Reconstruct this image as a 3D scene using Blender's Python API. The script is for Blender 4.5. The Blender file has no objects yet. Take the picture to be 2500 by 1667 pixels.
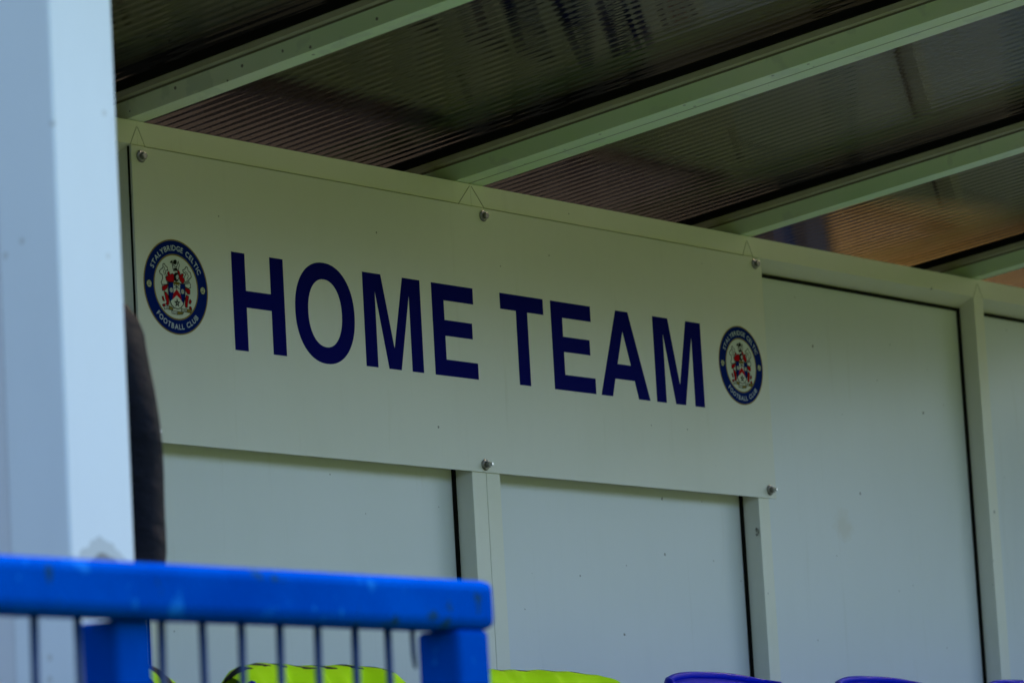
import bpy, bmesh, math, random
from mathutils import Vector, Matrix
from mathutils.geometry import tessellate_polygon
random.seed(7)
scene = bpy.context.scene
C = bpy.context.collection
ZO = 1.95                      # height of the sign's top edge above the paving

# ------------------------------------------------------------------ camera
def rot(rx, ry, rz):
    return Matrix.Rotation(rz, 3, 'Z') @ Matrix.Rotation(rx, 3, 'X') @ Matrix.Rotation(ry, 3, 'Y')
R = rot(0.14393, 0.05705, -0.93857)
cam_loc = Vector((-4.98328, -4.44369, -1.346 + ZO))
right, fwd, up = R @ Vector((1, 0, 0)), R @ Vector((0, 1, 0)), R @ Vector((0, 0, 1))
cd = bpy.data.cameras.new('camera'); cam = bpy.data.objects.new('camera', cd); C.objects.link(cam)
M4 = Matrix((right, up, -fwd)).transposed().to_4x4(); M4.translation = cam_loc
cam.matrix_world = M4
cd.sensor_width = 36.0; cd.lens = 9534.66 / 2500 * 36.0
cd.clip_start = 0.1; cd.clip_end = 2000
cd.dof.use_dof = True; cd.dof.focus_distance = 7.25; cd.dof.aperture_fstop = 6.3
scene.camera = cam

# ------------------------------------------------------------------ world, sun, exposure
SUN_EL, SUN_AZ = 45, 93        # soft sun along the touchline, off to the right
w = bpy.data.worlds.new('World'); scene.world = w; w.use_nodes = True
nt = w.node_tree
sky = nt.nodes.new('ShaderNodeTexSky'); sky.sky_type = 'NISHITA'; sky.sun_disc = False
sky.sun_elevation = math.radians(SUN_EL); sky.sun_rotation = math.radians(SUN_AZ)
sky.air_density = 1.0; sky.dust_density = 1.0; sky.ozone_density = 1.5
bg = nt.nodes['Background']; bg.inputs['Strength'].default_value = 0.15
nt.links.new(sky.outputs[0], bg.inputs[0])
sd = bpy.data.lights.new('sun', 'SUN'); sd.energy = 2.0; sd.angle = math.radians(15); sd.color = (1, .96, .9)
sun = bpy.data.objects.new('sun', sd); C.objects.link(sun)
sdir = Vector((math.sin(math.radians(SUN_AZ)) * math.cos(math.radians(SUN_EL)), math.cos(math.radians(SUN_AZ)) * math.cos(math.radians(SUN_EL)), math.sin(math.radians(SUN_EL))))
sun.rotation_euler = sdir.to_track_quat('Z', 'Y').to_euler(); sun.location = (14, 0, 14)
vs = scene.view_settings
vs.view_transform = 'Standard'; vs.look = 'None'; vs.gamma = 1; vs.exposure = 1.62; vs.use_curve_mapping = False
scene.cycles.use_denoising = True
scene.cycles.max_bounces = 12; scene.cycles.transmission_bounces = 8; scene.cycles.diffuse_bounces = 6
scene.cycles.caustics_refractive = False; scene.cycles.caustics_reflective = False
scene.cycles.sample_clamp_indirect = 4

# ------------------------------------------------------------------ materials
def nodes(name):
    m = bpy.data.materials.new(name); m.use_nodes = True
    t = m.node_tree; b = t.nodes['Principled BSDF']
    return m, t, b
def N(t, kind, **kw):
    n = t.nodes.new(kind)
    for k, v in kw.items():
        if k in n.inputs.keys(): n.inputs[k].default_value = v
        else: setattr(n, k, v)
    return n
def L(t, a, b): t.links.new(a, b)
def mixc(t, fac, a, b):
    n = t.nodes.new('ShaderNodeMix'); n.data_type = 'RGBA'
    for s, v in ((0, fac), (6, a), (7, b)):
        if hasattr(v, 'is_linked'): L(t, v, n.inputs[s])
        else: n.inputs[s].default_value = v if s == 0 else (*v, 1) if len(v) == 3 else v
    return n.outputs[2]
def math_(t, op, a, b=0.0, c=0.0):
    n = t.nodes.new('ShaderNodeMath'); n.operation = op
    for i, v in enumerate((a, b, c)):
        if hasattr(v, 'is_linked'): L(t, v, n.inputs[i])
        else: n.inputs[i].default_value = v
    return n.outputs[0]
def ramp(t, f, lo, hi):
    n = t.nodes.new('ShaderNodeMapRange'); n.clamp = True
    L(t, f, n.inputs[0]); n.inputs[1].default_value = lo; n.inputs[2].default_value = hi
    return n.outputs[0]
def coords(t, scale=(1, 1, 1), rotz=0):
    tc = t.nodes.new('ShaderNodeTexCoord'); mp = t.nodes.new('ShaderNodeMapping')
    mp.inputs['Scale'].default_value = scale; mp.inputs['Rotation'].default_value = (0, 0, rotz)
    L(t, tc.outputs['Object'], mp.inputs[0]); return mp.outputs[0]
def bump(t, b, h, strength, dist=0.002):
    n = N(t, 'ShaderNodeBump', Strength=strength, Distance=dist); L(t, h, n.inputs['Height']); L(t, n.outputs[0], b.inputs['Normal'])

def specks(t, scale, size, keep, seed=0.0):
    """sparse small flecks (dead flies, dirt)"""
    co = coords(t, (scale, scale, scale))
    off = N(t, 'ShaderNodeVectorMath', operation='ADD'); L(t, co, off.inputs[0]); off.inputs[1].default_value = (seed, seed * 2, seed * 3)
    nz = N(t, 'ShaderNodeTexNoise', Scale=9.0); L(t, off.outputs[0], nz.inputs[0])
    ad = N(t, 'ShaderNodeVectorMath', operation='MULTIPLY_ADD'); L(t, nz.outputs['Color'], ad.inputs[0]); ad.inputs[1].default_value = (.06, .06, .06); L(t, off.outputs[0], ad.inputs[2])
    v = N(t, 'ShaderNodeTexVoronoi', Scale=1.0); L(t, ad.outputs[0], v.inputs[0])
    near = math_(t, 'LESS_THAN', v.outputs['Distance'], size)
    sep = N(t, 'ShaderNodeSeparateColor'); L(t, v.outputs['Color'], sep.inputs[0])
    return math_(t, 'MULTIPLY', near, math_(t, 'LESS_THAN', sep.outputs[0], keep))

def painted(name, col, rough=.35, var=.06, fleck=.35, fsize=.045, grime=(.30, .30, .22), gamt=.12, spec=.4):
    """powder coated / painted sheet with faint cloudy grime and flecks"""
    m, t, b = nodes(name)
    n1 = N(t, 'ShaderNodeTexNoise', Scale=2.3, Detail=5.0, Roughness=.6); L(t, coords(t), n1.inputs[0])
    n2 = N(t, 'ShaderNodeTexNoise', Scale=26.0, Detail=4.0); L(t, coords(t, (1, 1, .25)), n2.inputs[0])
    f = math_(t, 'MULTIPLY', ramp(t, n1.outputs[0], .42, .75), gamt)
    c = mixc(t, f, col, [a * g for a, g in zip(col, (.80, .86, .70))])
    c = mixc(t, math_(t, 'MULTIPLY', ramp(t, n2.outputs[0], .5, .8), var), c, [a * .7 for a in col])
    n4 = N(t, 'ShaderNodeTexNoise', Scale=30.0, Detail=6.0, Roughness=.7); L(t, coords(t, (1, 1, .06)), n4.inputs[0])
    c = mixc(t, math_(t, 'MULTIPLY', ramp(t, n4.outputs[0], .60, .80), .30), c, [a * g for a, g in zip(col, (.66, .64, .52))])
    n5 = N(t, 'ShaderNodeTexNoise', Scale=16.0, Detail=7.0, Roughness=.75); L(t, coords(t, (.35, 1, 1.6)), n5.inputs[0])
    c = mixc(t, math_(t, 'MULTIPLY', ramp(t, n5.outputs[0], .66, .76), .30), c, [a * .62 for a in col])
    if fleck > 0:
        s = math_(t, 'MAXIMUM', specks(t, 13, fsize, fleck, 1.3), specks(t, 31, .05, fleck * .5, 5.1))
        c = mixc(t, math_(t, 'MULTIPLY', s, .75), c, (.03, .028, .02))
    L(t, c, b.inputs['Base Color'])
    r = math_(t, 'MULTIPLY_ADD', n1.outputs[0], .22, rough - .11); L(t, r, b.inputs['Roughness'])
    b.inputs['Specular IOR Level'].default_value = spec
    n3 = N(t, 'ShaderNodeTexNoise', Scale=180.0, Detail=2.0); L(t, coords(t), n3.inputs[0])
    bump(t, b, n3.outputs[0], .06, .001)
    return m
def add_stain(m, cx, cz, rx, rz, colr):
    t = m.node_tree; b = t.nodes['Principled BSDF']; src = b.inputs['Base Color'].links[0].from_socket
    sep = N(t, 'ShaderNodeSeparateXYZ'); L(t, coords(t), sep.inputs[0])
    n = N(t, 'ShaderNodeTexNoise', Scale=30.0, Detail=4.0); L(t, coords(t), n.inputs[0])
    dx = math_(t, 'DIVIDE', math_(t, 'SUBTRACT', sep.outputs[0], cx), rx); dz = math_(t, 'DIVIDE', math_(t, 'SUBTRACT', sep.outputs[2], cz), rz)
    d = math_(t, 'SQRT', math_(t, 'ADD', math_(t, 'MULTIPLY', dx, dx), math_(t, 'MULTIPLY', dz, dz)))
    f = math_(t, 'MULTIPLY', ramp(t, math_(t, 'ADD', d, math_(t, 'MULTIPLY', n.outputs[0], 2.2)), 2.1, 1.5), .32)
    L(t, mixc(t, f, src, colr), b.inputs['Base Color'])
def plain(name, col, rough=.5, metal=0.0, spec=.5, nscale=40, var=.2, bmp=.1):
    m, t, b = nodes(name)
    n = N(t, 'ShaderNodeTexNoise', Scale=nscale, Detail=5.0); L(t, coords(t), n.inputs[0])
    L(t, mixc(t, math_(t, 'MULTIPLY', n.outputs[0], var * 2), col, [c * .55 for c in col]), b.inputs['Base Color'])
    b.inputs['Roughness'].default_value = rough; b.inputs['Metallic'].default_value = metal
    b.inputs['Specular IOR Level'].default_value = spec
    if bmp: bump(t, b, n.outputs[0], bmp, .001)
    return m

MAT = {}
MAT['panel'] = painted('white_panel_laminate', (.61, .63, .66), .38)
add_stain(MAT['panel'], .843, 1.393, .042, .036, (.50, .44, .33))
MAT['sign'] = painted('white_sign_board', (.63, .62, .57), .42, fleck=.22, fsize=.035)
MAT['frame'] = painted('cream_powder_coat', (.68, .66, .59), .42, fleck=.25, gamt=.35)
MAT['gasket_or_shade_strip'] = plain('black_rubber', (.006, .006, .005), .8, spec=.05)
MAT['seam'] = plain('dirty_joint', (.17, .155, .11), .9)
MAT['vinyl'] = plain('navy_vinyl', (.0015, .003, .125), .5, spec=.012, var=.05, bmp=0)
MAT['steel'] = plain('dull_zinc', (.22, .21, .19), .45, .8, nscale=300)
MAT['steel_bright'] = plain('bright_zinc', (.55, .55, .52), .3, .9, nscale=300)
MAT['dark'] = plain('black_shadow_gap', (.01, .01, .01), .8)

def rafter_mat():
    m, t, b = nodes('green_mottled_rafter')
    n1 = N(t, 'ShaderNodeTexNoise', Scale=3.0, Detail=5.0); L(t, coords(t, (1, .6, 1)), n1.inputs[0])
    n2 = N(t, 'ShaderNodeTexNoise', Scale=14.0, Detail=3.0); L(t, coords(t, (1, 1, 1)), n2.inputs[0])
    blot = math_(t, 'MULTIPLY', ramp(t, n2.outputs[0], .58, .62), .35)
    c = mixc(t, ramp(t, n1.outputs[0], .35, .7), (.76, .80, .66), (.54, .74, .42))  # pale cream to green tone in uneven patches
    c = mixc(t, blot, c, (.48, .55, .45))
    s = specks(t, 40, .12, .25, 2.2)
    c = mixc(t, math_(t, 'MULTIPLY', s, .8), c, (.03, .02, .015))
    L(t, c, b.inputs['Base Color']); b.inputs['Roughness'].default_value = .4
    bump(t, b, n2.outputs[0], .05, .001)
    return m
MAT['rafter'] = rafter_mat()
MAT['lip'] = plain('brown_stained_lip', (.46, .43, .31), .6, nscale=25, var=.30)

def roof_mat():
    m, t, b = nodes('bronze_fluted_polycarbonate')
    co = coords(t)
    n1 = N(t, 'ShaderNodeTexNoise', Scale=5.0, Detail=6.0, Roughness=.65); L(t, coords(t, (3, .5, 1)), n1.inputs[0])
    # tint drifts between two bronzes in streaks along the flutes
    sep = N(t, 'ShaderNodeSeparateXYZ'); L(t, co, sep.inputs[0])
    c = mixc(t, ramp(t, n1.outputs[0], .4, .8), (.62, .52, .36), (.48, .39, .25))
    # the walls between the flutes show as thin darker lines
    web = math_(t, 'ABSOLUTE', math_(t, 'SINE', math_(t, 'MULTIPLY', sep.outputs[0], math.pi / .014)))
    c = mixc(t, math_(t, 'MULTIPLY', ramp(t, web, .30, .0), .45), c, (.26, .20, .12))
    L(t, c, b.inputs['Base Color'])
    b.inputs['Roughness'].default_value = .02; b.inputs['IOR'].default_value = 1.15
    b.inputs['Transmission Weight'].default_value = 1.0
    return m
MAT['roof'] = roof_mat()

def pillar_mat():
    m, t, b = nodes('weathered_white_paint')
    co = coords(t)
    sep = N(t, 'ShaderNodeSeparateXYZ'); L(t, co, sep.inputs[0])
    n1 = N(t, 'ShaderNodeTexNoise', Scale=5.0, Detail=6.0, Roughness=.6); L(t, coords(t, (1, 1, .35)), n1.inputs[0])
    n2 = N(t, 'ShaderNodeTexNoise', Scale=22.0, Detail=6.0, Roughness=.65); L(t, co, n2.inputs[0])
    # paint gone in one ragged patch low on the front, small chips along its foot
    n3 = N(t, 'ShaderNodeTexNoise', Scale=55.0, Detail=5.0, Roughness=.6); L(t, co, n3.inputs[0])
    mx = math_(t, 'POWER', 2.0, math_(t, 'MULTIPLY', math_(t, 'POWER', math_(t, 'DIVIDE', math_(t, 'ADD', sep.outputs[0], .002), .030), 2.0), -1.0))
    h = math_(t, 'SUBTRACT', sep.outputs[2], math_(t, 'ADD', math_(t, 'MULTIPLY', mx, .030), math_(t, 'MULTIPLY', n3.outputs[0], .030)))
    c = mixc(t, math_(t, 'MULTIPLY', ramp(t, n1.outputs[0], .45, .8), .25), (.74, .79, .83), (.58, .61, .63))
    c = mixc(t, math_(t, 'MULTIPLY', math_(t, 'MULTIPLY', math_(t, 'LESS_THAN', h, 1.030), math_(t, 'GREATER_THAN', sep.outputs[2], .985)), .65), c, (.40, .42, .42))
    c = mixc(t, math_(t, 'MULTIPLY', math_(t, 'MULTIPLY', math_(t, 'LESS_THAN', h, 1.012), math_(t, 'GREATER_THAN', sep.outputs[2], .992)), .8), c, (.14, .13, .11))
    spots = math_(t, 'MULTIPLY', specks(t, 22, .10, .10, 3.3), .4)
    c = mixc(t, spots, c, (.40, .38, .34))
    L(t, c, b.inputs['Base Color']); b.inputs['Roughness'].default_value = .45
    bump(t, b, n2.outputs[0], .15, .002)
    return m
MAT['pillar'] = pillar_mat()
MAT['side'] = painted('grey_white_side_panel', (.66, .67, .70), .45, fleck=.1)

def fence_mat():
    m, t, b = nodes('chipped_blue_gloss')
    co = coords(t)
    n1 = N(t, 'ShaderNodeTexNoise', Scale=24.0, Detail=5.0, Roughness=.6); L(t, coords(t, (1, 1, 1)), n1.inputs[0])
    n2 = N(t, 'ShaderNodeTexNoise', Scale=7.0, Detail=3.0); L(t, coords(t, (1, 1, 1)), n2.inputs[0])
    c = mixc(t, ramp(t, n2.outputs[0], .35, .7), (.0, .048, .37), (.0, .070, .47))
    c = mixc(t, math_(t, 'MULTIPLY', ramp(t, n1.outputs[0], .62, .65), .85), c, (.012, .05, .07))
    c = mixc(t, math_(t, 'MULTIPLY', ramp(t, n1.outputs[0], .37, .32), .7), c, (.01, .16, .62))
    L(t, c, b.inputs['Base Color']); b.inputs['Roughness'].default_value = .45; b.inputs['Specular IOR Level'].default_value = 0.0
    bump(t, b, n1.outputs[0], .25, .002)
    return m
MAT['fence'] = fence_mat()
MAT['wire'] = plain('old_blue_wire', (.005, .04, .14), .5, nscale=60, var=.4)
MAT['seat'] = plain('blue_seat_plastic', (.0, .008, .42), .35, spec=.02, nscale=8, var=.05, bmp=0)
MAT['bracket'] = plain('galvanised_bracket', (.35, .35, .34), .5, .7)

def concrete_mat():
    m, t, b = nodes('grey_concrete')
    n = N(t, 'ShaderNodeTexNoise', Scale=6.0, Detail=8.0, Roughness=.7); L(t, coords(t), n.inputs[0])
    L(t, mixc(t, n.outputs[0], (.085, .083, .075), (.16, .155, .14)), b.inputs['Base Color']); b.inputs['Roughness'].default_value = .9
    bump(t, b, n.outputs[0], .4, .01); return m
def grass_mat():
    m, t, b = nodes('turf')
    n = N(t, 'ShaderNodeTexNoise', Scale=3.0, Detail=9.0, Roughness=.75); L(t, coords(t), n.inputs[0])
    L(t, mixc(t, n.outputs[0], (.095, .135, .030), (.18, .205, .052)), b.inputs['Base Color']); b.inputs['Roughness'].default_value = .9
    bump(t, b, n.outputs[0], .8, .03); return m
MAT['plinth'] = plain('dark_rubber_matting', (.035, .034, .03), .85); MAT['concrete'] = concrete_mat(); MAT['grass'] = grass_mat()

# ------------------------------------------------------------------ helpers
def empty(name, loc, label=None, cat=None, group=None):
    o = bpy.data.objects.new(name, None); C.objects.link(o); o.location = loc; o.empty_display_size = .1
    if label: o['label'] = label
    if cat: o['category'] = cat
    if group: o['group'] = group
    return o
def root_loc(p):
    v = Vector((0, 0, 0))
    while p is not None: v += p.location; p = p.parent
    return v
def link(name, me, mat, parent=None, label=None, cat=None, group=None, kind=None):
    o = bpy.data.objects.new(name, me); C.objects.link(o)
    if mat is not None and not me.materials: me.materials.append(MAT[mat] if isinstance(mat, str) else mat)
    if parent is not None: o.parent = parent
    if label: o['label'] = label
    if cat: o['category'] = cat
    if group: o['group'] = group
    if kind: o['kind'] = kind
    return o
def from_bm(name, bm, mat, parent=None, smooth=False, **kw):
    """bm holds world coordinates"""
    off = root_loc(parent)
    bmesh.ops.translate(bm, verts=bm.verts, vec=-off)
    bmesh.ops.recalc_face_normals(bm, faces=bm.faces)
    me = bpy.data.meshes.new(name); bm.to_mesh(me); bm.free()
    if smooth: me.shade_smooth()
    return link(name, me, mat, parent, **kw)
def box_bm(x0, x1, y0, y1, z0, z1, bevel=0.0, seg=1, bm=None):
    own = bm is None
    bm = bm or bmesh.new()
    vs_ = [bm.verts.new((x, y, z)) for x in (x0, x1) for y in (y0, y1) for z in (z0, z1)]
    fs = [(0, 1, 3, 2), (4, 6, 7, 5), (0, 4, 5, 1), (2, 3, 7, 6), (0, 2, 6, 4), (1, 5, 7, 3)]
    faces = [bm.faces.new([vs_[i] for i in f]) for f in fs]
    if bevel:
        ed = list({e for f in faces for e in f.edges})
        bmesh.ops.bevel(bm, geom=ed, offset=bevel, segments=seg, affect='EDGES', profile=.5)
    return bm
def box(name, x0, x1, y0, y1, z0, z1, mat, parent=None, bevel=0.0, seg=1, smooth=False, **kw):
    return from_bm(name, box_bm(x0, x1, y0, y1, z0, z1, bevel, seg), mat, parent, smooth, **kw)
def prism_bm(sec, a, b, bm=None):
    """sec: closed list of offsets (vectors); a, b: end points"""
    bm = bm or bmesh.new(); a, b = Vector(a), Vector(b)
    r0 = [bm.verts.new(a + Vector(s)) for s in sec]; r1 = [bm.verts.new(b + Vector(s)) for s in sec]
    n = len(sec)
    for i in range(n): bm.faces.new((r0[i], r0[(i + 1) % n], r1[(i + 1) % n], r1[i]))
    bm.faces.new(r0[::-1]); bm.faces.new(r1)
    return bm
def tube_bm(pts, rads, n=10, bm=None, cap=True):
    bm = bm or bmesh.new(); pts = [Vector(p) for p in pts]
    if not hasattr(rads, '__len__'): rads = [rads] * len(pts)
    rings = []
    for i, p in enumerate(pts):
        d = (pts[min(i + 1, len(pts) - 1)] - pts[max(i - 1, 0)]).normalized()
        ref = Vector((0, 0, 1)) if abs(d.z) < .9 else Vector((0, 1, 0))
        u = d.cross(ref).normalized(); v = d.cross(u)
        rings.append([bm.verts.new(p + rads[i] * (math.cos(2 * math.pi * k / n) * u + math.sin(2 * math.pi * k / n) * v)) for k in range(n)])
    for a, b in zip(rings, rings[1:]):
        for k in range(n): bm.faces.new((a[k], a[(k + 1) % n], b[(k + 1) % n], b[k]))
    if cap: bm.faces.new(rings[0][::-1]); bm.faces.new(rings[-1])
    return bm
def flat_bm(polys, y0, y1, bm=None):
    """polys: [outer, hole, ...] in (x, z) world; a thin plate between y0 (front) and y1"""
    bm = bm or bmesh.new()
    loops = [[Vector((x, z, 0)) for x, z in p] for p in polys]
    flat = [v for l in loops for v in l]
    fr = [bm.verts.new((v.x, y0, v.y)) for v in flat]; bk = [bm.verts.new((v.x, y1, v.y)) for v in flat]
    for t in tessellate_polygon(loops):
        bm.faces.new([fr[i] for i in t]); bm.faces.new([bk[i] for i in t][::-1])
    k = 0
    for l in loops:
        n = len(l)
        for i in range(n):
            a, b = k + i, k + (i + 1) % n
            bm.faces.new((fr[a], fr[b], bk[b], bk[a]))
        k += n
    return bm

# ------------------------------------------------------------------ setting: ground
def ground_sheet(name, x0, x1, y0, y1, z, mat, nx=2, ny=2):
    bm = bmesh.new()
    bmesh.ops.create_grid(bm, x_segments=nx, y_segments=ny, size=1)
    for v in bm.verts: v.co = Vector((x0 + (v.co.x + 1) / 2 * (x1 - x0), y0 + (v.co.y + 1) / 2 * (y1 - y0), z))
    return from_bm(name, bm, mat, kind='structure')
ground_sheet('grass_pitch', -600, 600, -600, 600, -.004, 'grass', 8, 8)
box('paving', -9, 9, -2.05, 1.55, -.25, 0, 'concrete', bevel=.01, kind='structure')

# wooded hills added out of view to block low sky light
def added_hill(name, cx, cy, rx, ry, h, seed):
    rnd = random.Random(seed); bm = bmesh.new(); n, m_ = 48, 10; rings = []
    for j in range(m_ + 1):
        f = j / m_; ring = []
        for k in range(n):
            a = 2 * math.pi * k / n; wob = 1 + .12 * math.sin(3 * a + seed) + .06 * math.sin(7 * a + 2 * seed)
            ring.append(bm.verts.new((cx + rx * (1 - f) * wob * math.cos(a), cy + ry * (1 - f) * wob * math.sin(a), -2 + (h + 2) * math.sin(f * math.pi / 2) ** 1.3 + rnd.uniform(-.6, .6) * (f > .1))))
        rings.append(ring)
    for a, b in zip(rings[:-1], rings[1:-1]):
        for k in range(n): bm.faces.new((a[k], a[(k + 1) % n], b[(k + 1) % n], b[k]))
    bm.faces.new(rings[-2])
    return from_bm(name, bm, 'added_hillside', kind='structure', smooth=True)
MAT['added_hillside'] = plain('added_wooded_hill', (.035, .06, .02), .95, nscale=.2, var=.4, bmp=0)
added_hill('added_hill', 40, -230, 260, 140, 44, 1); added_hill('added_hill', -260, -60, 150, 230, 46, 2); added_hill('added_hill', 270, -40, 150, 230, 44, 3)

# ------------------------------------------------------------------ grandstand behind the dugout (seen only through the roof sheets)
st = empty('grandstand', (1.5, 1.6, 0), 'dark grandstand with brick front wall and orange board behind the dugout roof', 'grandstand')
MAT['brick'] = plain('brown_brick', (.115, .066, .042), .9, nscale=18, var=.4)
MAT['cladding'] = plain('dark_cladding', (.064, .045, .034), .8, nscale=4, var=.4)
MAT['orange'] = plain('orange_board', (.62, .27, .015), .6, nscale=30, var=.3)
MAT['bluepost'] = plain('blue_post_paint', (.006, .03, .11), .6, spec=.1)
box('front_wall', -10, 4.70, 1.60, 1.82, 0, 2.54, 'brick', st)
box('front_wall', 4.86, 14, 1.60, 1.82, 0, 1.9, 'brick', st)
box('board', 4.90, 14, 1.56, 1.60, 1.9, 2.54, 'orange', st)
box('post', 4.73, 4.84, 1.54, 1.80, 0, 2.46, 'bluepost', st)
box('back_wall', -10, 14, 4.6, 4.8, 0, 6.4, 'cladding', st)
box('roof', -10.2, 14.2, 1.2, 5.0, 5.6, 5.8, 'cladding', st)
for x, wd in ((-6.0, .18), (-2.4, .18), (1.2, .12), (2.35, .06), (3.05, .05), (3.28, .08), (3.55, .10), (3.88, .11), (4.15, .12), (4.38, .06), (5.55, .035), (6.9, .08), (8.2, .12), (10, .18)):
    box('column', x - wd / 2, x + wd / 2, 1.90, 1.90 + wd, 0, 5.6, 'gasket_or_shade_strip', st)
box('seating_tier', -9.9, 13.9, 2.5, 4.4, 0, 3.12, 'gasket_or_shade_strip', st)

# ------------------------------------------------------------------ dugout
DUG = empty('dugout', (1.5, 0, 0), 'white panelled team dugout with green mottled rafters and dark fluted roof', 'dugout')
F0, F1 = .004, .050            # frame front, panel front
X_L, X_R = -1.50, 4.90
def Z(z): return z + ZO
posts = [(-1.0, -.957), (0.0, .0425), (.936, .9800), (.9812, 1.0245), (1.9355, 1.9765), (2.915, 2.958), (3.895, 3.938), (3.9392, 3.982)]
for i, (a, b) in enumerate(posts):
    o = box('post', a, b, F0, F1 + .02, 0, Z(.0012), 'frame', DUG, bevel=.0008)
# joint line down the double post, and the thin bead where each post's right edge meets its panel
edges = [(X_L, -1.0), (-.957, 0.0), (.0425, .936), (1.0245, 1.9355), (1.9765, 2.915), (2.958, 3.895), (3.982, X_R)]
for a, b in edges:
    box('back_panel', a + .001, b - .001, F1, F1 + .012, .02, Z(-.018), 'panel', DUG)
    box('gasket_or_shade_strip', b - .0060, b - .0004, F1 - .007, F1 - .0003, .02, Z(-.0205), 'gasket_or_shade_strip', DUG)
    box('gasket_or_shade_strip', a + .0005, a + .0030, F1 - .004, F1 - .0003, .02, Z(-.0205), 'gasket_or_shade_strip', DUG)
    box('gasket_or_shade_strip', a + .001, b - .001, F1 - .0075, F1 - .0004, Z(-.0272), Z(-.0212), 'gasket_or_shade_strip', DUG)
# top rail with its sloping underside, one length per bay
sec = [(0, F0, Z(.0018)), (0, F0, Z(.044)), (0, .075, Z(.044)), (0, .075, Z(-.021)), (0, F1 - .001, Z(-.0205))]
for a, b in ((X_L, -.98), (-.9796, .0210), (.0214, .9804), (.9810, 1.956), (1.9564, 2.9365), (2.9369, 3.938), (3.9386, X_R)):
    from_bm('top_rail', prism_bm([Vector(s) for s in sec], (a, 0, 0), (b, 0, 0)), 'frame', DUG)
# mitre joint lines at the post heads
def hairline(p, q, wd=.0008, nm='joint_line', mt='seam'):
    p, q = Vector((p[0], 0, Z(p[1]))), Vector((q[0], 0, Z(q[1])))
    d = (q - p).normalized(); n = Vector((-d.z, 0, d.x)) * wd / 2
    bm = flat_bm([[(a.x, a.z) for a in (p + n, q + n, q - n, p - n)]], F0 - .0007, F0 + .0005)
    return from_bm(nm, bm, mt, DUG)
MAT['faint_seam'] = plain('faint_joint', (.36, .35, .29), .9)
for (cx, dx) in ((.0215, .019), (.9806, .041), (1.956, .020), (2.9365, .021)):
    hh_, mt_ = (.034, 'faint_seam') if dx < .03 else (.040, 'seam')
    hairline((cx - dx, .001), (cx - dx * .07, hh_), mt=mt_); hairline((cx + dx, .001), (cx + dx * .07, hh_), mt=mt_)

box('gasket_or_shade_strip', -.0016, -.0003, F0 + .0004, F0 + .0045, .02, Z(-.002), 'gasket_or_shade_strip', DUG)  # dark strip standing in for the shadow gap at the sign's left edge
# small open screw eye on the side of one post
bm = tube_bm([(1.9350 - .004 * abs(math.sin(k * .5236)), .0115 + .0025 * math.cos(k * .5236), Z(-.590) + .008 * math.sin(k * .5236)) for k in range(12)], .0011, 6)
from_bm('screw_eye', bm, 'steel', DUG)

# rafters rise towards the front
SL = .112
def zr(y): return Z(.0462 - SL * y)
Y_A, Y_B = .42, -1.42
rafters = [(-1.0, -.957), (-.0005, .0425), (.936, 1.0245), (1.9355, 1.9785), (2.915, 2.958), (3.895, 3.982)]
for a, b in rafters:
    A, B = Vector((0, Y_A, zr(Y_A))), Vector((0, Y_B, zr(Y_B)))
    dbl = b - a > .06
    body = [(a, 0, .0), (b, 0, .0), (b, 0, .049), (a, 0, .049)]
    rf = from_bm('rafter', prism_bm([Vector(s) for s in body], A, B), 'rafter', DUG)
    from_bm('brown_line', prism_bm([Vector(s) for s in ((a - .002, 0, .032), (a - .0004, 0, .032), (a - .0004, 0, .0355), (a - .002, 0, .0355))], A, B), 'seam', rf)
    from_bm('lip', prism_bm([Vector(s) for s in ((a - .010, 0, .038), (a - .006, 0, .0358), (a - .0004, 0, .0358), (a - .0004, 0, .049), (a - .010, 0, .049))], A, B), 'lip', rf)
    from_bm('rubber_seal', prism_bm([Vector(s) for s in ((a - .014, 0, .0495), (b + .012, 0, .0495), (b + .012, 0, .0655), (a - .014, 0, .0655))], A, B), 'gasket_or_shade_strip', rf)
    if dbl:
        m_ = (a + b) / 2
        from_bm('joint_line', prism_bm([Vector(s) for s in ((m_ - .0006, 0, -.0005), (m_ + .0006, 0, -.0005), (m_ + .0006, 0, .001), (m_ - .0006, 0, .001))], A, B), 'seam', rf)
# fluted roof sheets between the rafters: wavy underside, flat top
def roof_sheet(a, b, nm='roof_sheet'):
    PITCH, AMP = .028, .00034
    n = int(round((b - a) / PITCH)) ; per = 8
    bm = bmesh.new(); rows = []
    ys = [Y_A + .02 + (Y_B - Y_A - .05) * j / 12 for j in range(13)]
    for y in ys:
        row = []
        for i in range(n * per + 1):
            x = a + (b - a) * i / (n * per)
            ph = 2 * math.pi * i / per
            row.append(bm.verts.new((x, y, zr(y) + .068 + AMP * (1 - math.cos(ph)) * .5 + .00018 * math.sin(x * 9 + y * 3) )))
        rows.append(row)
    tops = []
    for y in (ys[0], ys[-1]):
        tops.append([bm.verts.new((x, y, zr(y) + .078)) for x in (a, b)])
    for r0, r1 in zip(rows, rows[1:]):
        for i in range(len(r0) - 1):
            f = bm.faces.new((r0[i], r0[i + 1], r1[i + 1], r1[i])); f.smooth = True
    bm.faces.new((tops[0][0], tops[0][1], tops[1][1], tops[1][0]))
    bm.faces.new(rows[0] + [tops[0][1], tops[0][0]]); bm.faces.new(rows[-1] + [tops[1][1], tops[1][0]])
    bm.faces.new([r[0] for r in rows] + [tops[1][0], tops[0][0]]); bm.faces.new([r[-1] for r in rows] + [tops[1][1], tops[0][1]])
    return from_bm(nm, bm, 'roof', DUG)
bays = [(X_L, -.980), (-.978, .020), (.022, .979), (.982, 1.956), (1.958, 2.935), (2.938, 3.937), (3.940, X_R)]
for a, b in bays: roof_sheet(a, b)
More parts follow.
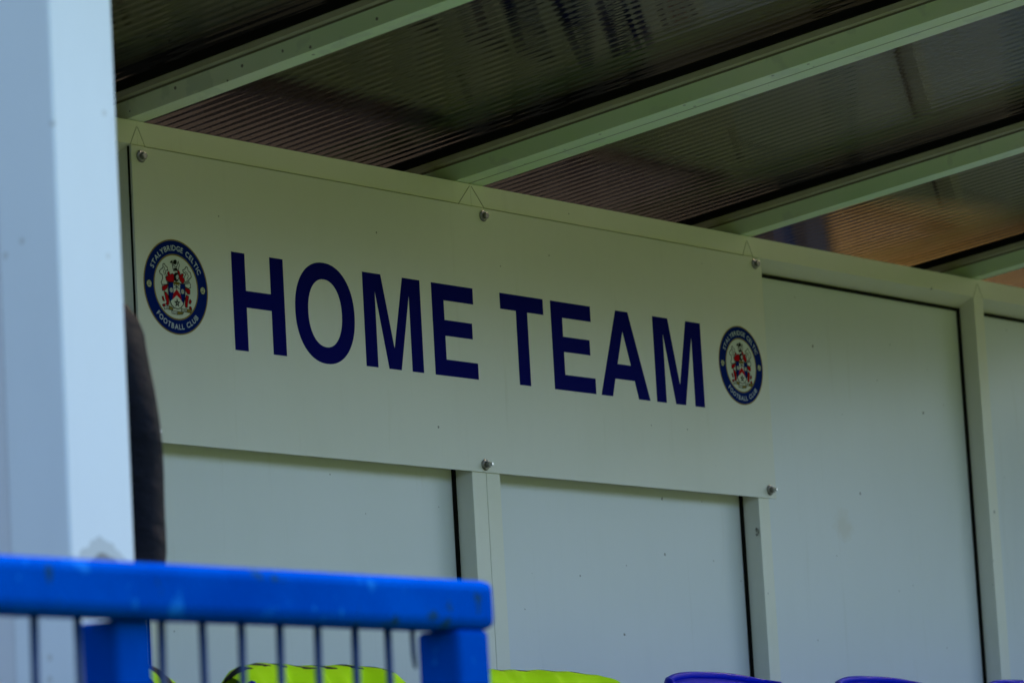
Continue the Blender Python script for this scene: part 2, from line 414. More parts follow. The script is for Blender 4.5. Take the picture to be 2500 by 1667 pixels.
# unseen front beam, hung low to keep sky light off the wall, and right end wall (outside the picture)
box('shading_front_beam', X_L - .04, X_R + .04, Y_B - .06, Y_B - .005, Z(.10), zr(Y_B) + .09, 'frame', DUG, bevel=.004)
box('end_panel', X_R, X_R + .03, -1.30, .06, .02, Z(.04), 'panel', DUG)
box('corner_post', X_R - .03, X_R + .05, -1.38, -1.30, 0, zr(-1.34), 'frame', DUG, bevel=.003)
box('back_plinth', X_L, X_R, -.62, .0, .0005, .1785, 'plinth', DUG, bevel=.01)

# ------------------------------------------------------------------ white pillar with side panel
PX0, PX1, PY = -1.541, -1.4265, -1.25
PIL = empty('pillar', ((PX0 + PX1) / 2, PY + .05, 0), 'bright white painted pillar with flaking grey patch, beside the person in black', 'pillar')
box('column', PX0, PX1, PY, PY + .10, 0, zr(-1.2) - .01, 'pillar', PIL, bevel=.004, seg=2)
box('side_panel', PX0 + .003, PX0 + .03, PY + .1005, -.02, .03, zr(-.02) - .02, 'side', PIL, bevel=.002)

# ------------------------------------------------------------------ sign board
SIGN = empty('sign_board', (1.0, 0, Z(-.518)), 'white HOME TEAM sign board with navy letters and two round crests', 'sign')
box('board', 0.0, 2.0, 0.0, .0035, Z(-.518), Z(-.0012), 'sign', SIGN)
LET = {
 'H': [[(.253,-.163),(.2895,-.163),(.2895,-.2305),(.3583,-.2305),(.3583,-.163),(.3955,-.163),(.3955,-.340),(.3583,-.340),(.3583,-.261),(.2895,-.261),(.2895,-.340),(.253,-.340)]],
 'M': [[(.6245,-.163),(.679,-.163),(.7112,-.3006),(.7443,-.163),(.7975,-.163),(.7975,-.340),(.7625,-.340),(.7625,-.1946),(.7293,-.340),(.6926,-.340),(.6595,-.1954),(.6595,-.340),(.6245,-.340)]],
 'E': [[(.833,-.163),(.9634,-.163),(.9634,-.1945),(.8697,-.1945),(.8697,-.2322),(.956,-.2322),(.956,-.2629),(.8697,-.2629),(.8697,-.3085),(.9684,-.3085),(.9684,-.340),(.833,-.340)]],
 'T': [[(1.050,-.163),(1.192,-.163),(1.192,-.1945),(1.1379,-.1945),(1.1379,-.340),(1.1008,-.340),(1.1008,-.1945),(1.050,-.1945)]],
 'E2': [[(1.217,-.163),(1.3527,-.163),(1.3527,-.1945),(1.2547,-.1945),(1.2547,-.2322),(1.3447,-.2322),(1.3447,-.2629),(1.2547,-.2629),(1.2547,-.3085),(1.3577,-.3085),(1.3577,-.340),(1.217,-.340)]],
 'A': [[(1.4406,-.163),(1.4837,-.163),(1.5482,-.340),(1.5074,-.340),(1.4952,-.3033),(1.4276,-.3033),(1.4154,-.340),(1.3755,-.340)], [(1.462,-.204),(1.485,-.2725),(1.4383,-.2725)]],
 'M2': [[(1.572,-.163),(1.627,-.163),(1.6597,-.2994),(1.693,-.163),(1.7475,-.163),(1.7475,-.340),(1.712,-.340),(1.712,-.1945),(1.677,-.340),(1.641,-.340),(1.607,-.1945),(1.607,-.340),(1.572,-.340)]],
}
def sup(cx, cz, a, b, e, n=72):
    out = []
    for k in range(n):
        t = 2 * math.pi * k / n; c, s = math.cos(t), math.sin(t)
        out.append((cx + a * math.copysign(abs(c) ** e, c), cz + b * math.copysign(abs(s) ** e, s)))
    return out
LET['O'] = [sup(.5106, -.2515, .0855, .0937, .93), sup(.5106, -.2515, .0486, .0627, .93)]
for k in ('H', 'O', 'M', 'E', 'T', 'E2', 'A', 'M2'):
    from_bm('letter', flat_bm([[(x, Z(z)) for x, z in p] for p in LET[k]], -.0004, .0001), 'vinyl', SIGN, label='navy letter ' + k[0])

# crest pieces in crest radii
CR = {'sh': [(-.25,.08),(-.1,.09),(.01,.08),(.12,.08),(.26,.08),(.26,-.08),(.24,-.22),(.19,-.35),(.1,-.43),(.01,-.46),(-.09,-.45),(-.17,-.4),(-.22,-.32),(-.25,-.22),(-.26,-.08)],
 'bl': [(-.25,.08),(-.1,.09),(-.1,-.11),(-.13,-.25),(-.22,-.33),(-.25,-.22),(-.26,-.08)],
 'br': [(.12,.08),(.26,.08),(.26,-.08),(.24,-.22),(.2,-.34),(.13,-.27),(.12,-.15),(.1,-.09)],
 'chev': [(0,-.05),(.11,-.15),(.14,-.27),(-.005,-.17),(-.15,-.28),(-.11,-.15)],
 'collar': [(-.1,.1),(0,.11),(.11,.11),(.09,.05),(-.02,.05),(-.09,.05)],
 'helm': [(-.07,.25),(-.02,.3),(.04,.31),(.09,.28),(.1,.21),(.06,.13),(-.01,.11),(-.06,.14)],
 'shine': [(-.01,.23),(.06,.27),(.08,.22),(.05,.16),(.01,.16)],
 'manL': [(-.25,.29),(-.21,.31),(-.19,.28),(-.19,.24),(-.1,.28),(-.06,.25),(-.06,.14),(-.09,.08),(-.14,.05),(-.23,.09),(-.31,.12),(-.31,.18),(-.24,.22),(-.26,.25)],
 'manR': [(.05,.36),(.09,.36),(.13,.32),(.14,.25),(.19,.3),(.24,.3),(.24,.27),(.21,.23),(.26,.2),(.27,.16),(.23,.1),(.18,.1),(.12,.15),(.1,.22)],
 'torso': [(-.1,.52),(-.07,.51),(-.05,.45),(-.01,.43),(.05,.43),(.08,.51),(.1,.55),(.13,.47),(.1,.4),(.07,.35),(-.06,.34),(-.08,.42)],
 'head': [(-.05,.56),(.01,.58),(.05,.56),(.05,.51),(.01,.47),(-.04,.48),(-.06,.52)],
 'belt': [(-.04,.4),(.05,.41),(.06,.36),(-.05,.35)],
 'fist': [(-.17,.5),(-.12,.54),(-.08,.56),(-.09,.51),(-.13,.49)],
 'supL': [(-.38,.45),(-.34,.46),(-.31,.42),(-.25,.39),(-.24,.33),(-.3,.32),(-.32,.27),(-.29,.22),(-.32,.17),(-.27,.08),(-.27,.03),(-.36,.02),(-.44,.01),(-.46,.06),(-.43,.11),(-.41,.15),(-.42,.22),(-.48,.24),(-.5,.29),(-.43,.35),(-.39,.36)],
 'supR': [(.34,.46),(.38,.45),(.4,.38),(.47,.34),(.49,.26),(.45,.22),(.42,.22),(.41,.15),(.45,.1),(.45,.03),(.38,0),(.29,.03),(.26,.05),(.31,.13),(.25,.15),(.27,.24),(.33,.3),(.29,.32),(.24,.34),(.23,.38),(.29,.4),(.31,.42)],
 'greyR': [(.32,.16),(.41,.21),(.41,.15),(.4,.1),(.3,.08),(.24,.09)],
 'redL1': [(-.44,-.02),(-.26,.03),(-.28,-.03),(-.31,-.06),(-.37,-.11),(-.44,-.11)],
 'redL2': [(-.38,-.13),(-.32,-.14),(-.26,-.21),(-.25,-.34),(-.26,-.39),(-.3,-.41),(-.35,-.39),(-.32,-.34),(-.35,-.27)],
 'redL3': [(-.46,-.24),(-.42,-.23),(-.4,-.28),(-.38,-.33),(-.43,-.32)], 'redL4': [(-.46,-.41),(-.4,-.38),(-.37,-.4),(-.39,-.44),(-.44,-.44)],
 'redR1': [(.25,.04),(.3,.01),(.43,-.02),(.42,-.11),(.35,-.12),(.28,-.04)],
 'redR2': [(.3,-.14),(.38,-.16),(.35,-.27),(.32,-.4),(.27,-.41),(.25,-.36),(.27,-.22)],
 'redR3': [(.39,-.25),(.42,-.22),(.46,-.26),(.42,-.32),(.38,-.31)], 'redR4': [(.37,-.39),(.43,-.37),(.46,-.41),(.41,-.44)],
 'scLw': [(-.42,-.44),(-.26,-.42),(-.27,-.49),(-.4,-.5)], 'scLg': [(-.26,-.42),(-.13,-.45),(-.15,-.5),(-.27,-.49)],
 'scMw': [(-.18,-.51),(0,-.51),(-.02,-.58),(-.17,-.57)], 'scMg': [(0,-.51),(.19,-.52),(.15,-.56),(-.02,-.58)],
 'scRw': [(.13,-.44),(.3,-.44),(.28,-.5),(.13,-.5)], 'scRg': [(.3,-.44),(.46,-.43),(.41,-.51),(.28,-.5)]}
def col(name, c): MAT[name] = plain(name, c, .5, spec=.01, var=.04, bmp=0)
col('crest_blue', (.001, .013, .14)); col('crest_gold', (.24, .17, .035)); col('crest_white', (.60, .61, .57)); col('crest_red', (.42, .006, .012))
col('crest_black', (.012, .012, .012)); col('crest_grey', (.22, .22, .22)); col('crest_ball', (.55, .56, .38)); col('crest_lettering', (.50, .56, .62)); col('crest_lightgrey', (.45, .46, .45))
def circ(r, cx=0, cz=0, n=64): return [(cx + r * math.cos(2 * math.pi * k / n), cz + r * math.sin(2 * math.pi * k / n)) for k in range(n)]
def stroke(pts, wd):
    """closed outline of a polyline as quads"""
    res = []
    for p, q in zip(pts, pts[1:] + pts[:1]):
        d = Vector((q[0] - p[0], q[1] - p[1])); 
        if d.length < 1e-6: continue
        d.normalize(); n = Vector((-d.y, d.x)) * wd / 2; e = d * wd * .4
        p2, q2 = Vector(p) - e, Vector(q) + e
        res.append([tuple(p2 + n), tuple(q2 + n), tuple(q2 - n), tuple(p2 - n)])
    return res
def glyph_mesh(ch):
    cu = bpy.data.curves.new('g', 'FONT'); cu.body = ch; cu.size = 1; cu.align_x = 'CENTER'; cu.offset = .012; cu.resolution_u = 3
    o = bpy.data.objects.new('g', cu); C.objects.link(o)
    dg = bpy.context.evaluated_depsgraph_get(); dg.update()
    me = bpy.data.meshes.new_from_object(o.evaluated_get(dg))
    vsx = [v.co.x for v in me.vertices]; wid = max(vsx) - min(vsx); c0 = (max(vsx) + min(vsx)) / 2
    vv = [(v.co.x - c0, v.co.y) for v in me.vertices]; ff = [tuple(p.vertices) for p in me.polygons]
    bpy.data.objects.remove(o); bpy.data.meshes.remove(me); bpy.data.curves.remove(cu)
    return vv, ff, wid
GL = {c: glyph_mesh(c) for c in set('STALYBRIDGECELTICFOOTBALLCLUB')}
def crest(cx, cz, r):
    root = link('crest', None_me(flat_bm([[(cx + r * x, cz + r * z) for x, z in circ(1, n=96)], [(cx + r * x, cz + r * z) for x, z in circ(.975, n=96)]], -.0005, .0001)), 'crest_gold', SIGN, label='round blue and gold football club crest')
    def add(name, polys_list, mat, lay):
        bm = bmesh.new()
        for polys in polys_list: flat_bm([[(cx + r * x, cz + r * z) for x, z in p] for p in polys], -.0004 - .0002 * lay, .0001 - .0002 * lay + (.0001 if lay else 0), bm)
        return from_bm(name, bm, mat, root)
    add('blue_ring', [[circ(.974, n=96), circ(.694, n=96)]], 'crest_blue', 0)
    add('gold_ring', [[circ(.693, n=96), circ(.663, n=96)]], 'crest_gold', 0)
    add('white_field', [[circ(.662, n=96)]], 'crest_white', 0)
    add('ball', [[circ(.075, -.835, 0, 24)]], 'crest_ball', 1); add('ball', [[circ(.075, .835, 0, 24)]], 'crest_ball', 1)
    for bx in (-.835, .835): add('ball_panel_lines', [[s] for s in stroke(circ(.078, bx, 0, 20), .012) + [[(bx - .028, .055), (bx - .018, .055), (bx - .018, -.02), (bx - .028, -.02)], [(bx + .014, .06), (bx + .024, .06), (bx + .024, -.02), (bx + .014, -.02)], [(bx - .05, -.02), (bx + .05, -.03), (bx + .05, -.042), (bx - .05, -.032)]]], 'crest_black', 2)
    # supporters, crest figure: pale with black outline
    add('supporter', [[CR['supL']]], 'crest_white', 1); add('supporter', [[CR['supR']]], 'crest_white', 1)
    add('outline', [[s] for k in ('supL', 'supR', 'torso') for s in stroke(CR[k], .017)] + [[s] for s in stroke([(-.36, .40), (-.33, .35), (-.38, .30), (-.35, .22)], .014)[:3]] + [[s] for s in stroke([(.30, .36), (.36, .33), (.40, .27), (.35, .20)], .014)[:3]], 'crest_black', 2)
    add('figure', [[CR['torso']]], 'crest_white', 1)
    add('figure_head', [[CR['head']], [CR['fist']], [CR['belt']]], 'crest_black', 3)
    add('grey_wing', [[CR['greyR']]], 'crest_grey', 3)
    add('mantling', [[CR['manL']], [CR['manR']]] + [[CR[k]] for k in CR if k.startswith('red')], 'crest_red', 3)
    add('red_outline', [[s] for k in CR if k.startswith('red') or k.startswith('man') for s in stroke(CR[k], .011)], 'crest_black', 4)
    add('shield', [[CR['sh']]], 'crest_white', 5)
    add('shield_sides', [[CR['bl']], [CR['br']]], 'crest_blue', 6)
    add('chevron', [[CR['chev']]], 'crest_red', 7)
    add('shield_outline', [[s] for s in stroke(CR['sh'], .015)] + [[s] for s in stroke([(-.07, .04), (.08, -.03)], .012)[:1] + stroke([(.08, .04), (-.07, -.03)], .012)[:1] + stroke([(0, .05), (0, -.05)], .012)[:1]], 'crest_black', 8)
    add('rose', [[circ(.05, -.17, -.08, 14)]], 'crest_white', 7); add('rose', [[circ(.05, .18, -.08, 14)]], 'crest_white', 7)
    for bx in (-.17, .18): add('rose_outline', [[s] for s in stroke(circ(.05, bx, -.08, 14), .010) + stroke(circ(.02, bx, -.08, 8), .010)], 'crest_grey', 8)
    add('helmet', [[CR['helm']]], 'crest_black', 6); add('helmet_shine', [[CR['shine']]], 'crest_lightgrey', 7)
    add('collar', [[CR['collar']]], 'crest_gold', 7)
    star = [((.10 if k % 2 == 0 else .040) * math.sin(math.pi * k / 5), -.335 + (.10 if k % 2 == 0 else .040) * math.cos(math.pi * k / 5)) for k in range(10)]
    add('star', [[star]], 'crest_black', 7); add('star_centre', [[circ(.016, 0, -.335, 10)]], 'crest_white', 8)
    add('scroll', [[CR[k]] for k in ('scLw', 'scMw', 'scRw')], 'crest_white', 5)
    add('scroll', [[CR[k]] for k in ('scLg', 'scMg', 'scRg')], 'crest_gold', 5)
    add('scroll_outline', [[s] for k in CR if k.startswith('sc') for s in stroke(CR[k], .011)] + [[[(x, z), (x + .018, z), (x + .014, z - .03), (x - .004, z - .03)]] for x, z in ((-.36, -.45), (-.32, -.45), (-.28, -.45), (-.13, -.53), (-.09, -.53), (-.05, -.53), (.17, -.455), (.21, -.455), (.25, -.455))], 'crest_black', 6)
    # curved lettering
    for nm, txt, a0, a1, base, top in (('upper_lettering', 'STALYBRIDGE CELTIC', 155.5, 23.5, .765, .88), ('lower_lettering', 'FOOTBALL CLUB', 222.0, 318.5, .775, .89)):
        hh = (top - base) / .72
        adv = [(GL[c][2] + .14) if c != ' ' else .42 for c in txt]
        tot = sum(adv); pos = 0; bm = bmesh.new()
        for c, ad in zip(txt, adv):
            f = (pos + ad / 2) / tot; pos += ad
            if c == ' ': continue
            ang = math.radians(a0 + (a1 - a0) * f); upper = a1 < a0
            wsc = abs(math.radians(a1 - a0)) * .82 / tot
            vvs = []
            for x, y in GL[c][0]:
                x *= wsc; y *= hh
                rr = (base + y) if upper else (top - y)
                th = ang - x / .82 if upper else ang + x / .82
                vvs.append(bm.verts.new((cx + r * rr * math.cos(th), -.0011, cz + r * rr * math.sin(th))))
            for f_ in GL[c][1]:
                try: bm.faces.new([vvs[i] for i in f_])
                except ValueError: pass
        from_bm(nm, bm, 'crest_lettering', root)
    return root
def None_me(bm):
    off = root_loc(SIGN); bmesh.ops.translate(bm, verts=bm.verts, vec=-off); bmesh.ops.recalc_face_normals(bm, faces=bm.faces)
    me = bpy.data.meshes.new('crest'); bm.to_mesh(me); bm.free(); return me
crest(.1010, Z(-.2416), .0842)
crest(1.8946, Z(-.2401), .0842)

# bolts: dished washer, hex nut and stud
def bolt(x, z, stud):
    bm = bmesh.new()
    tube_bm([(x, .0, z), (x, -.002, z), (x, -.0045, z), (x, -.005, z)], [.0105, .0112, .0095, .006], 20, bm)
    wsh = from_bm('bolt', bm, 'steel', SIGN, smooth=False)
    bm = tube_bm([(x, -.0045, z), (x, -.0105, z), (x, -.0115, z)], [.0068, .0068, .0058], 6)
    from_bm('hex_head', bm, 'steel', wsh)
    if stud:
        from_bm('stud', tube_bm([(x, -.011, z), (x, -.018, z), (x, -.0195, z)], [.0038, .0038, .0030], 12), 'steel_bright', wsh)
for x, z, s in ((.0235, -.019, 0), (1.0105, -.0165, 0), (1.9735, -.0155, 0), (.0235, -.502, 1), (.9725, -.504, 1), (1.9745, -.501, 1)): bolt(x, Z(z), s)

# ------------------------------------------------------------------ seats on the plinth
def seat_meshes():
    """local coordinates, origin on the plinth under the middle of the seat; back towards +y"""
    def shell(fn, nu, nv, th):
        bm = bmesh.new(); g = [[bm.verts.new(fn(u / nu, v / nv)) for u in range(nu + 1)] for v in range(nv + 1)]
        for v in range(nv):
            for u in range(nu): bm.faces.new((g[v][u], g[v][u + 1], g[v + 1][u + 1], g[v + 1][u]))
        bmesh.ops.recalc_face_normals(bm, faces=bm.faces)
        bmesh.ops.solidify(bm, geom=bm.faces[:], thickness=th)
        bmesh.ops.recalc_face_normals(bm, faces=bm.faces)
        me = bpy.data.meshes.new('shell'); bm.to_mesh(me); bm.free(); me.shade_smooth(); me.materials.append(MAT['seat']); return me
    def back(u, v):
        s = 2 * u - 1; h = v
        half = .222 * (1 - .10 * (1 - h)) * (1 if h < .75 else math.sqrt(max(1 - ((h - .75) / .25) ** 2 * .30, 0)))
        x = s * half
        rim = .014 * max(0, (abs(s) - .82) / .18) ** 2
        z = .40 + h * .425 - .020 * abs(s) ** 2.6 * (h > .6) * (h - .6) / .4
        y = .13 + .09 * h - .035 * (1 - s * s) * -1 - rim - .02 * max(0, (h - .9) / .1) ** 2 * -1
        return (x, y, z)
    def pan(u, v):
        s = 2 * u - 1
        x = s * (.215 - .02 * v); y = -.26 + v * .44
        z = .40 - .025 * (1 - s * s) * math.sin(math.pi * min(v + .15, 1)) - .05 * max(0, .2 - v) / .2 * .6
        return (x, y, z)
    b = shell(back, 20, 16, .010); p_ = shell(pan, 16, 12, .010)
    bm = box_bm(-.16, .16, -.16, .16, .0, .02, .003); box_bm(-.05, .05, -.05, .05, .02, .355, .004, bm=bm); box_bm(-.14, .14, -.14, .14, .352, .366, .003, bm=bm)
    me = bpy.data.meshes.new('pedestal'); bm.to_mesh(me); bm.free(); me.materials.append(MAT['bracket'])
    bm = bmesh.new()
    path = [back(0, v) for v in (.45, .6, .75, .85, .93, .97)] + [back(u / 24, 1) for u in range(0, 25)] + [back(1, v) for v in (.97, .93, .85, .75, .6, .45)]
    tube_bm([(x, y + .004, z) for x, y, z in path], .0085, 8, bm)
    rim = bpy.data.meshes.new('rim'); bm.to_mesh(rim); bm.free(); rim.shade_smooth(); rim.materials.append(MAT['seat'])
    return b, p_, me, rim
SB, SP, SQ, SR = seat_meshes()
seat_lab = {0: 'blue plastic seat under the striped yellow shirt beside the fence post', 1: 'blue plastic seat under the yellow shirt seen through the fence bars', 2: 'blue plastic seat under the yellow shirt next to the bare seats',
            3: 'bare blue plastic seat next to the seat with a yellow shirt', 4: 'second bare blue seat along from the yellow shirts', 5: 'third bare blue seat along from the yellow shirts', 6: 'fourth bare blue seat along from the yellow shirts'}
SEAT_Y, SEATX = -.575, [-.566, .034, .640, 1.236, 1.834, 2.43, 3.03]
for i, x in enumerate(SEATX):
    zb = .1790 if i < 3 else .1970
    e = empty('seat', (x, SEAT_Y, zb), seat_lab[i], 'seat', 'blue seats in a row along the dugout')
    if i > 2: box('packer', x - .15, x + .15, SEAT_Y - .15, SEAT_Y + .15, .1788, .1968, 'bracket', e)
    bk = link('backrest', SB, None, e); link('seat_pan', SP, None, e); link('pedestal', SQ, None, e); link('rim', SR, None, bk)

# ------------------------------------------------------------------ yellow shirts hung over the seat backs
def shirt_mat(name, slash):
    m, t, b = nodes(name)
    uv = N(t, 'ShaderNodeUVMap'); sep = N(t, 'ShaderNodeSeparateXYZ'); L(t, uv.outputs[0], sep.inputs[0])
    u, v = sep.outputs[0], sep.outputs[1]
    n = N(t, 'ShaderNodeTexNoise', Scale=9.0, Detail=3.0); L(t, uv.outputs[0], n.inputs[0])
    fine = N(t, 'ShaderNodeTexWave', Scale=70.0); L(t, uv.outputs[0], fine.inputs[0])
    base = mixc(t, n.outputs[0], (.66, .95, .004), (.52, .82, .003))
    if slash:
        c0, c1, nn, sl, wd = slash
        ph = math_(t, 'FRACT', math_(t, 'ADD', math_(t, 'MULTIPLY', u, nn), math_(t, 'MULTIPLY', v, sl)))
        ph2 = math_(t, 'ADD', ph, math_(t, 'MULTIPLY', math_(t, 'SUBTRACT', n.outputs[0], .5), .35))
        band = math_(t, 'MULTIPLY', math_(t, 'GREATER_THAN', v, c0), math_(t, 'LESS_THAN', math_(t, 'ADD', v, math_(t, 'MULTIPLY', ph, .05)), c1))
        on = math_(t, 'MULTIPLY', math_(t, 'LESS_THAN', ph2, wd), band)
        base = mixc(t, on, base, (.008, .010, .008))
    L(t, base, b.inputs['Base Color']); b.inputs['Roughness'].default_value = .8; b.inputs['Specular IOR Level'].default_value = .15
    b.inputs['Sheen Weight'].default_value = .0
    bump(t, b, fine.outputs[0], .10, .001)
    return m
def shirt(xc, x0, x1, seed, mat, label, droop):
    rnd = random.Random(seed); ph = [rnd.uniform(0, 6.28) for _ in range(6)]
    e = empty('shirt', (xc, SEAT_Y + .25, .62), label, 'shirt', 'yellow shirts hung over the seat backs')
    nu, nv = 60, 44; bm = bmesh.new(); uvl = bm.loops.layers.uv.new('UVMap'); g = []
    for j in range(nv + 1):
        row = []
        for i in range(nu + 1):
            u, v = i / nu, j / nv
            x = x0 + (x1 - x0) * u; s = (x - xc) / .235
            a = abs(s)
            top = 1.0255 - .016 * min(a, 1.0) ** 2.4 - droop * max(0, a - .80) ** 1.5 - .0015 * math.sin(u * 9 + ph[0])
            # drape: front hem (v=0) up over the top (v~.5) and down behind
            L_ = (v - .5) * .72
            yb = SEAT_Y + .236 + .042 * (1 - min(a, 1) ** 2)
            rr = .025
            if abs(L_) < rr * 1.57:
                th = L_ / rr; y = yb + rr * math.sin(th); z = top + rr * (math.cos(th) - 1)
            else:
                d = abs(L_) - rr * 1.57; sg = math.copysign(1, L_); y = yb + sg * (rr + .003) - (.09 * d / .3 if sg < 0 else -.02 * d); z = top - rr - d
            fold = .010 * math.sin(u * 21 + v * 5 + ph[1]) + .007 * math.sin(u * 37 - v * 9 + ph[2]) + .004 * math.sin(u * 63 + ph[3] + v * 14)
            k = min(1, abs(L_) / .05)
            y += fold * k * (1 if L_ < 0 else .6); z += .0012 * math.sin(u * 13 + ph[4]) + .0008 * math.sin(u * 41 + ph[5])
            row.append(bm.verts.new((x + .012 * math.sin(v * 7 + ph[5]) * k, y, z)))
        g.append(row)
    for j in range(nv):
        for i in range(nu):
            f = bm.faces.new((g[j][i], g[j][i + 1], g[j + 1][i + 1], g[j + 1][i])); f.smooth = True
            for lp, (a_, b_) in zip(f.loops, ((i, j), (i + 1, j), (i + 1, j + 1), (i, j + 1))): lp[uvl].uv = (a_ / nu, b_ / nv)
    bmesh.ops.recalc_face_normals(bm, faces=bm.faces)
    o = from_bm('cloth', bm, mat, e)
    md = o.modifiers.new('solid', 'SOLIDIFY'); md.thickness = .0015; md.offset = 0
shirt(-.566, -.86, -.335, 3, shirt_mat('hi_vis_black_slashes', (.30, .60, 7.0, 8.0, .62)), 'yellow shirt with bold black slashes hung beside the fence post', .30)
shirt(.034, -.185, .295, 5, shirt_mat('hi_vis_shoulder_piping', (.474, .56, 8.0, 14.0, .45)), 'yellow shirt with thin black shoulder marks seen through the fence bars', .30)
shirt(.655, .40, .925, 9, shirt_mat('hi_vis_collar_marks', (.490, .56, 7.0, 14.0, .45)), 'plain yellow shirt on the seat next to the bare blue seats', .18)

# ------------------------------------------------------------------ blue railing in front
FY = -1.70
FEN = empty('fence', (-1.8, FY + .03, 0), 'glossy blue painted steel fence with square top rail and thin bars', 'fence')
rail_top, rail_bot = Z(-.9625), Z(-1.0205)
bm = box_bm(-3.6, -1.297, FY, FY + .062, rail_bot, rail_top, .0125, 3)
from_bm('top_rail', bm, 'fence', FEN)
for x0, x1, yo in ((-1.3715, -1.3115, .003), (-1.925, -1.870, .032), (-2.62, -2.56, .032), (-3.25, -3.19, .032)):
    box('post', x0, x1, FY + yo, FY + yo + .062, 0, rail_bot - .0005, 'fence', FEN, bevel=.006, seg=2)
box('bottom_rail', -3.6, -1.3725, FY + .012, FY + .05, .12, .16, 'fence', FEN, bevel=.004)
xw = [-2.054 - .0655 * k for k in range(0, 22)] + [-1.989, -1.8584, -1.7924, -1.7277, -1.6627, -1.5969, -1.5303, -1.4707, -1.424]
for x in xw:
    if any(a - .006 < x < b + .006 for a, b in ((-1.925, -1.876), (-2.62, -2.56), (-3.25, -3.19))): continue
    short = abs(x + 1.424) < .001
    y = FY + .030; jx = random.uniform(-.002, .002)
    pts = [(x + .001, y, rail_bot - .0005), (x + jx, y, .8), (x - jx, y, .5), (x, y, .16)]
    if short: pts = [(x, y, rail_bot - .0005), (x + .001, y, rail_bot - .03), (x + .003, y, rail_bot - .045)]
    from_bm('bar', tube_bm(pts, [.0045] * len(pts) if not short else [.003, .003, .002], 8), 'wire', FEN, smooth=True)
from_bm('cross_wire', tube_bm([(-3.6, FY + .043, .836), (-1.93, FY + .043, .836)], .0035, 8), 'wire', FEN, smooth=True)

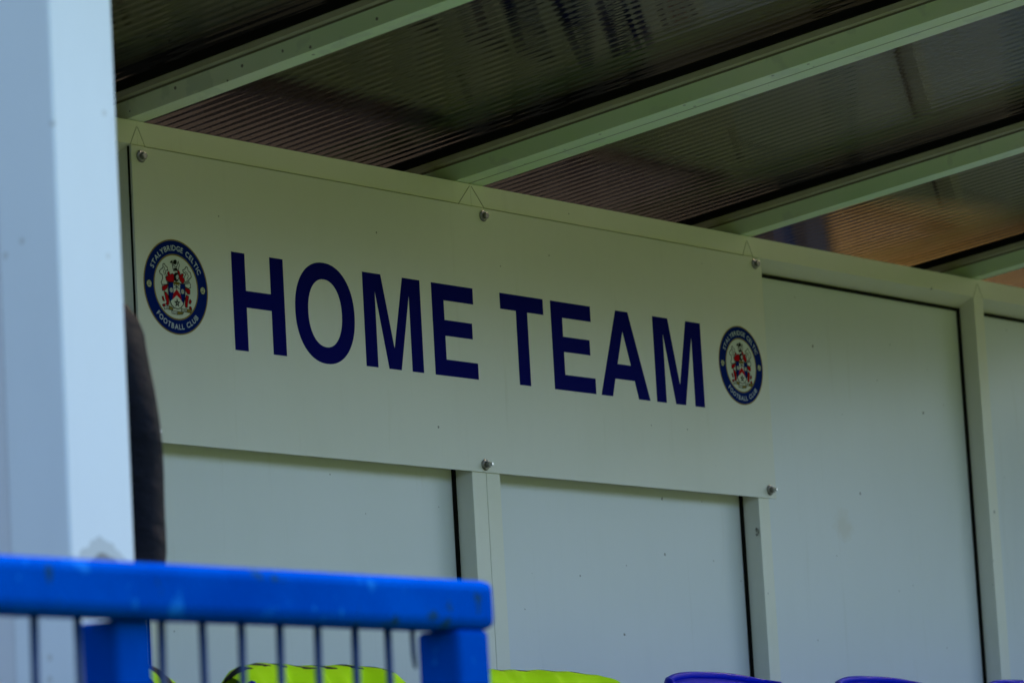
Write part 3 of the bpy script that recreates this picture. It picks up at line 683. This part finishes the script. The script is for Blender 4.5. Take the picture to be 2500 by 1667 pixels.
# ------------------------------------------------------------------ person behind the pillar
def person():
    u_, v_ = Vector((right.x, right.y, 0)).normalized(), Vector((fwd.x, fwd.y, 0)).normalized()
    # the body stands with its shoulders across the view; u to the camera's right, f towards the camera
    base = Vector((-1.088, -1.0, 0)) - u_ * .272
    def P(u, f, z): return base + u_ * u - v_ * f + Vector((0, 0, z))
    e = empty('person', base, 'person in a dark jacket standing half hidden behind the white pillar', 'person')
    MAT['jacket'] = jacket = plain('black_nylon_jacket', (.005, .0065, .013), .75, spec=.08, nscale=14, var=.3, bmp=0)
    t = jacket.node_tree; b = t.nodes['Principled BSDF']
    wv = N(t, 'ShaderNodeTexNoise', Scale=7.0, Detail=4.0, Roughness=.5); L(t, coords(t, (1, 1, 1.8)), wv.inputs[0])
    bump(t, b, wv.outputs[0], .9, .03)
    MAT['trousers'] = plain('dark_trousers', (.015, .015, .02), .8)
    MAT['skin'] = plain('skin', (.42, .24, .17), .5, var=.05)
    MAT['hair'] = plain('brown_hair', (.03, .018, .01), .6)
    MAT['shoe'] = plain('black_shoe', (.01, .01, .01), .4)
    def skin(name, verts, edges_, rad, mat, parent, root=0, sub=2):
        off = root_loc(parent)
        me = bpy.data.meshes.new(name); me.from_pydata([Vector(v) - off for v in verts], edges_, [])
        o = link(name, me, mat, parent)
        md = o.modifiers.new('skin', 'SKIN'); md.use_smooth_shade = True
        for i, r_ in enumerate(rad):
            rr = r_ if hasattr(r_, '__len__') else (r_, r_)
            me.skin_vertices[0].data[i].radius = rr
        me.skin_vertices[0].data[root].use_root = True
        sb = o.modifiers.new('sub', 'SUBSURF'); sb.levels = sub; sb.render_levels = sub
        return o
    # body: trousers legs + torso + arms + neck + head core in one surface (jacket material), head separate material on top
    V, E, Rr = [], [], []
    def add(p, r_, prev=None):
        V.append(p); Rr.append(r_)
        if prev is not None: E.append((prev, len(V) - 1))
        return len(V) - 1
    pel = add(P(0, 0, .98), (.17, .125)); w_ = add(P(0, 0, 1.12), (.165, .12), pel); ch = add(P(0, .01, 1.30), (.185, .13), w_); sh = add(P(0, 0, 1.45), (.12, .10), ch); nk = add(P(0, .01, 1.54), .060, sh)
    for s in (-1, 1):
        hp = add(P(s * .095, 0, .90), .100, pel); kn = add(P(s * .11, .03, .50), .068, hp); an = add(P(s * .115, 0, .11), .050, kn)
        so = add(P(s * .172, 0, 1.405), .092, sh)
        ua = add(P(s * .202, .0, 1.325), .073, so); el = add(P(s * .214, -.01, 1.22), .068, ua)
        e2 = add(P(s * .2155, -.01, 1.15), .060, el); e3 = add(P(s * .222, -.01, 1.06), .064, e2); wm = add(P(s * .175, .07, 1.04), .050, e3); wr = add(P(s * .115, .155, 1.04), .036, wm)
    body = skin('body', V, E, Rr, 'jacket', e)
    # trousers, shoes, hands, head
    for s in (-1, 1):
        skin('trouser_leg', [P(s * .094, 0, .97), P(s * .10, .01, .80), P(s * .11, .03, .50), P(s * .115, 0, .10)], [(0, 1), (1, 2), (2, 3)], [.112, .106, .080, .066], 'trousers', body)
        skin('shoe', [P(s * .115, -.06, .05), P(s * .12, .04, .055), P(s * .125, .15, .042)], [(0, 1), (1, 2)], [.045, .05, .040], 'shoe', e)
        zz = 1.04 + .012 * s; fo = .155 + .022 * (s > 0)
        pv = [P(s * .115, .155, 1.04), P(s * .085, fo, zz), P(s * .050, fo + .005, zz)]; ev = [(0, 1), (1, 2)]; rv = [(.026, .024), (.022, .034), (.018, .038)]
        for k, (dz, ln) in enumerate(((.028, .060), (.010, .072), (-.010, .070), (-.028, .055))):
            i0 = len(pv); pv += [P(s * .046, fo + .006, zz + dz), P(s * (.046 - ln * .5), fo + .004, zz + dz), P(s * (.046 - ln * .9), fo - .012, zz + dz)]; ev += [(2, i0), (i0, i0 + 1), (i0 + 1, i0 + 2)]; rv += [.0095, .0088, .0075]
        i0 = len(pv); pv += [P(s * .075, fo + .004, zz + .038), P(s * .050, fo + .010, zz + .056), P(s * .030, fo + .010, zz + .062)]; ev += [(1, i0), (i0, i0 + 1), (i0 + 1, i0 + 2)]; rv += [.011, .010, .008]
        skin('hand', pv, ev, rv, 'skin', e)
    hd = skin('head', [P(0, .01, 1.50), P(0, .02, 1.58), P(0, .025, 1.65), P(0, .015, 1.72), P(0, .085, 1.60), P(0, .122, 1.635), P(-.082, .0, 1.64), P(.082, .0, 1.64)], [(0, 1), (1, 2), (2, 3), (1, 4), (2, 5), (2, 6), (2, 7)], [.052, .066, .085, .060, .022, .012, .012, .012], 'skin', e)
    for s in (-1, 1):
        bm = bmesh.new(); bmesh.ops.create_uvsphere(bm, u_segments=10, v_segments=8, radius=.011); bmesh.ops.translate(bm, verts=bm.verts, vec=P(s * .032, .100, 1.655)); from_bm('eye', bm, 'crest_black', hd, smooth=True)
    from_bm('mouth', tube_bm([P(-.024, .100, 1.592), P(0, .109, 1.590), P(.024, .100, 1.592)], .005, 8), 'crest_red', hd, smooth=True)
    bm = bmesh.new(); bmesh.ops.create_uvsphere(bm, u_segments=20, v_segments=14, radius=1)
    bmesh.ops.delete(bm, geom=[v for v in bm.verts if v.co.z < -.25], context='VERTS')
    for v in bm.verts:
        c = v.co.copy(); k = 1 + .03 * math.sin(c.x * 19 + c.y * 23); v.co = P(c.x * .094 * k, -.005 + c.y * .100 * k, 1.685 + c.z * .094 * k)
    from_bm('hair', bm, 'hair', hd, smooth=True)
person()
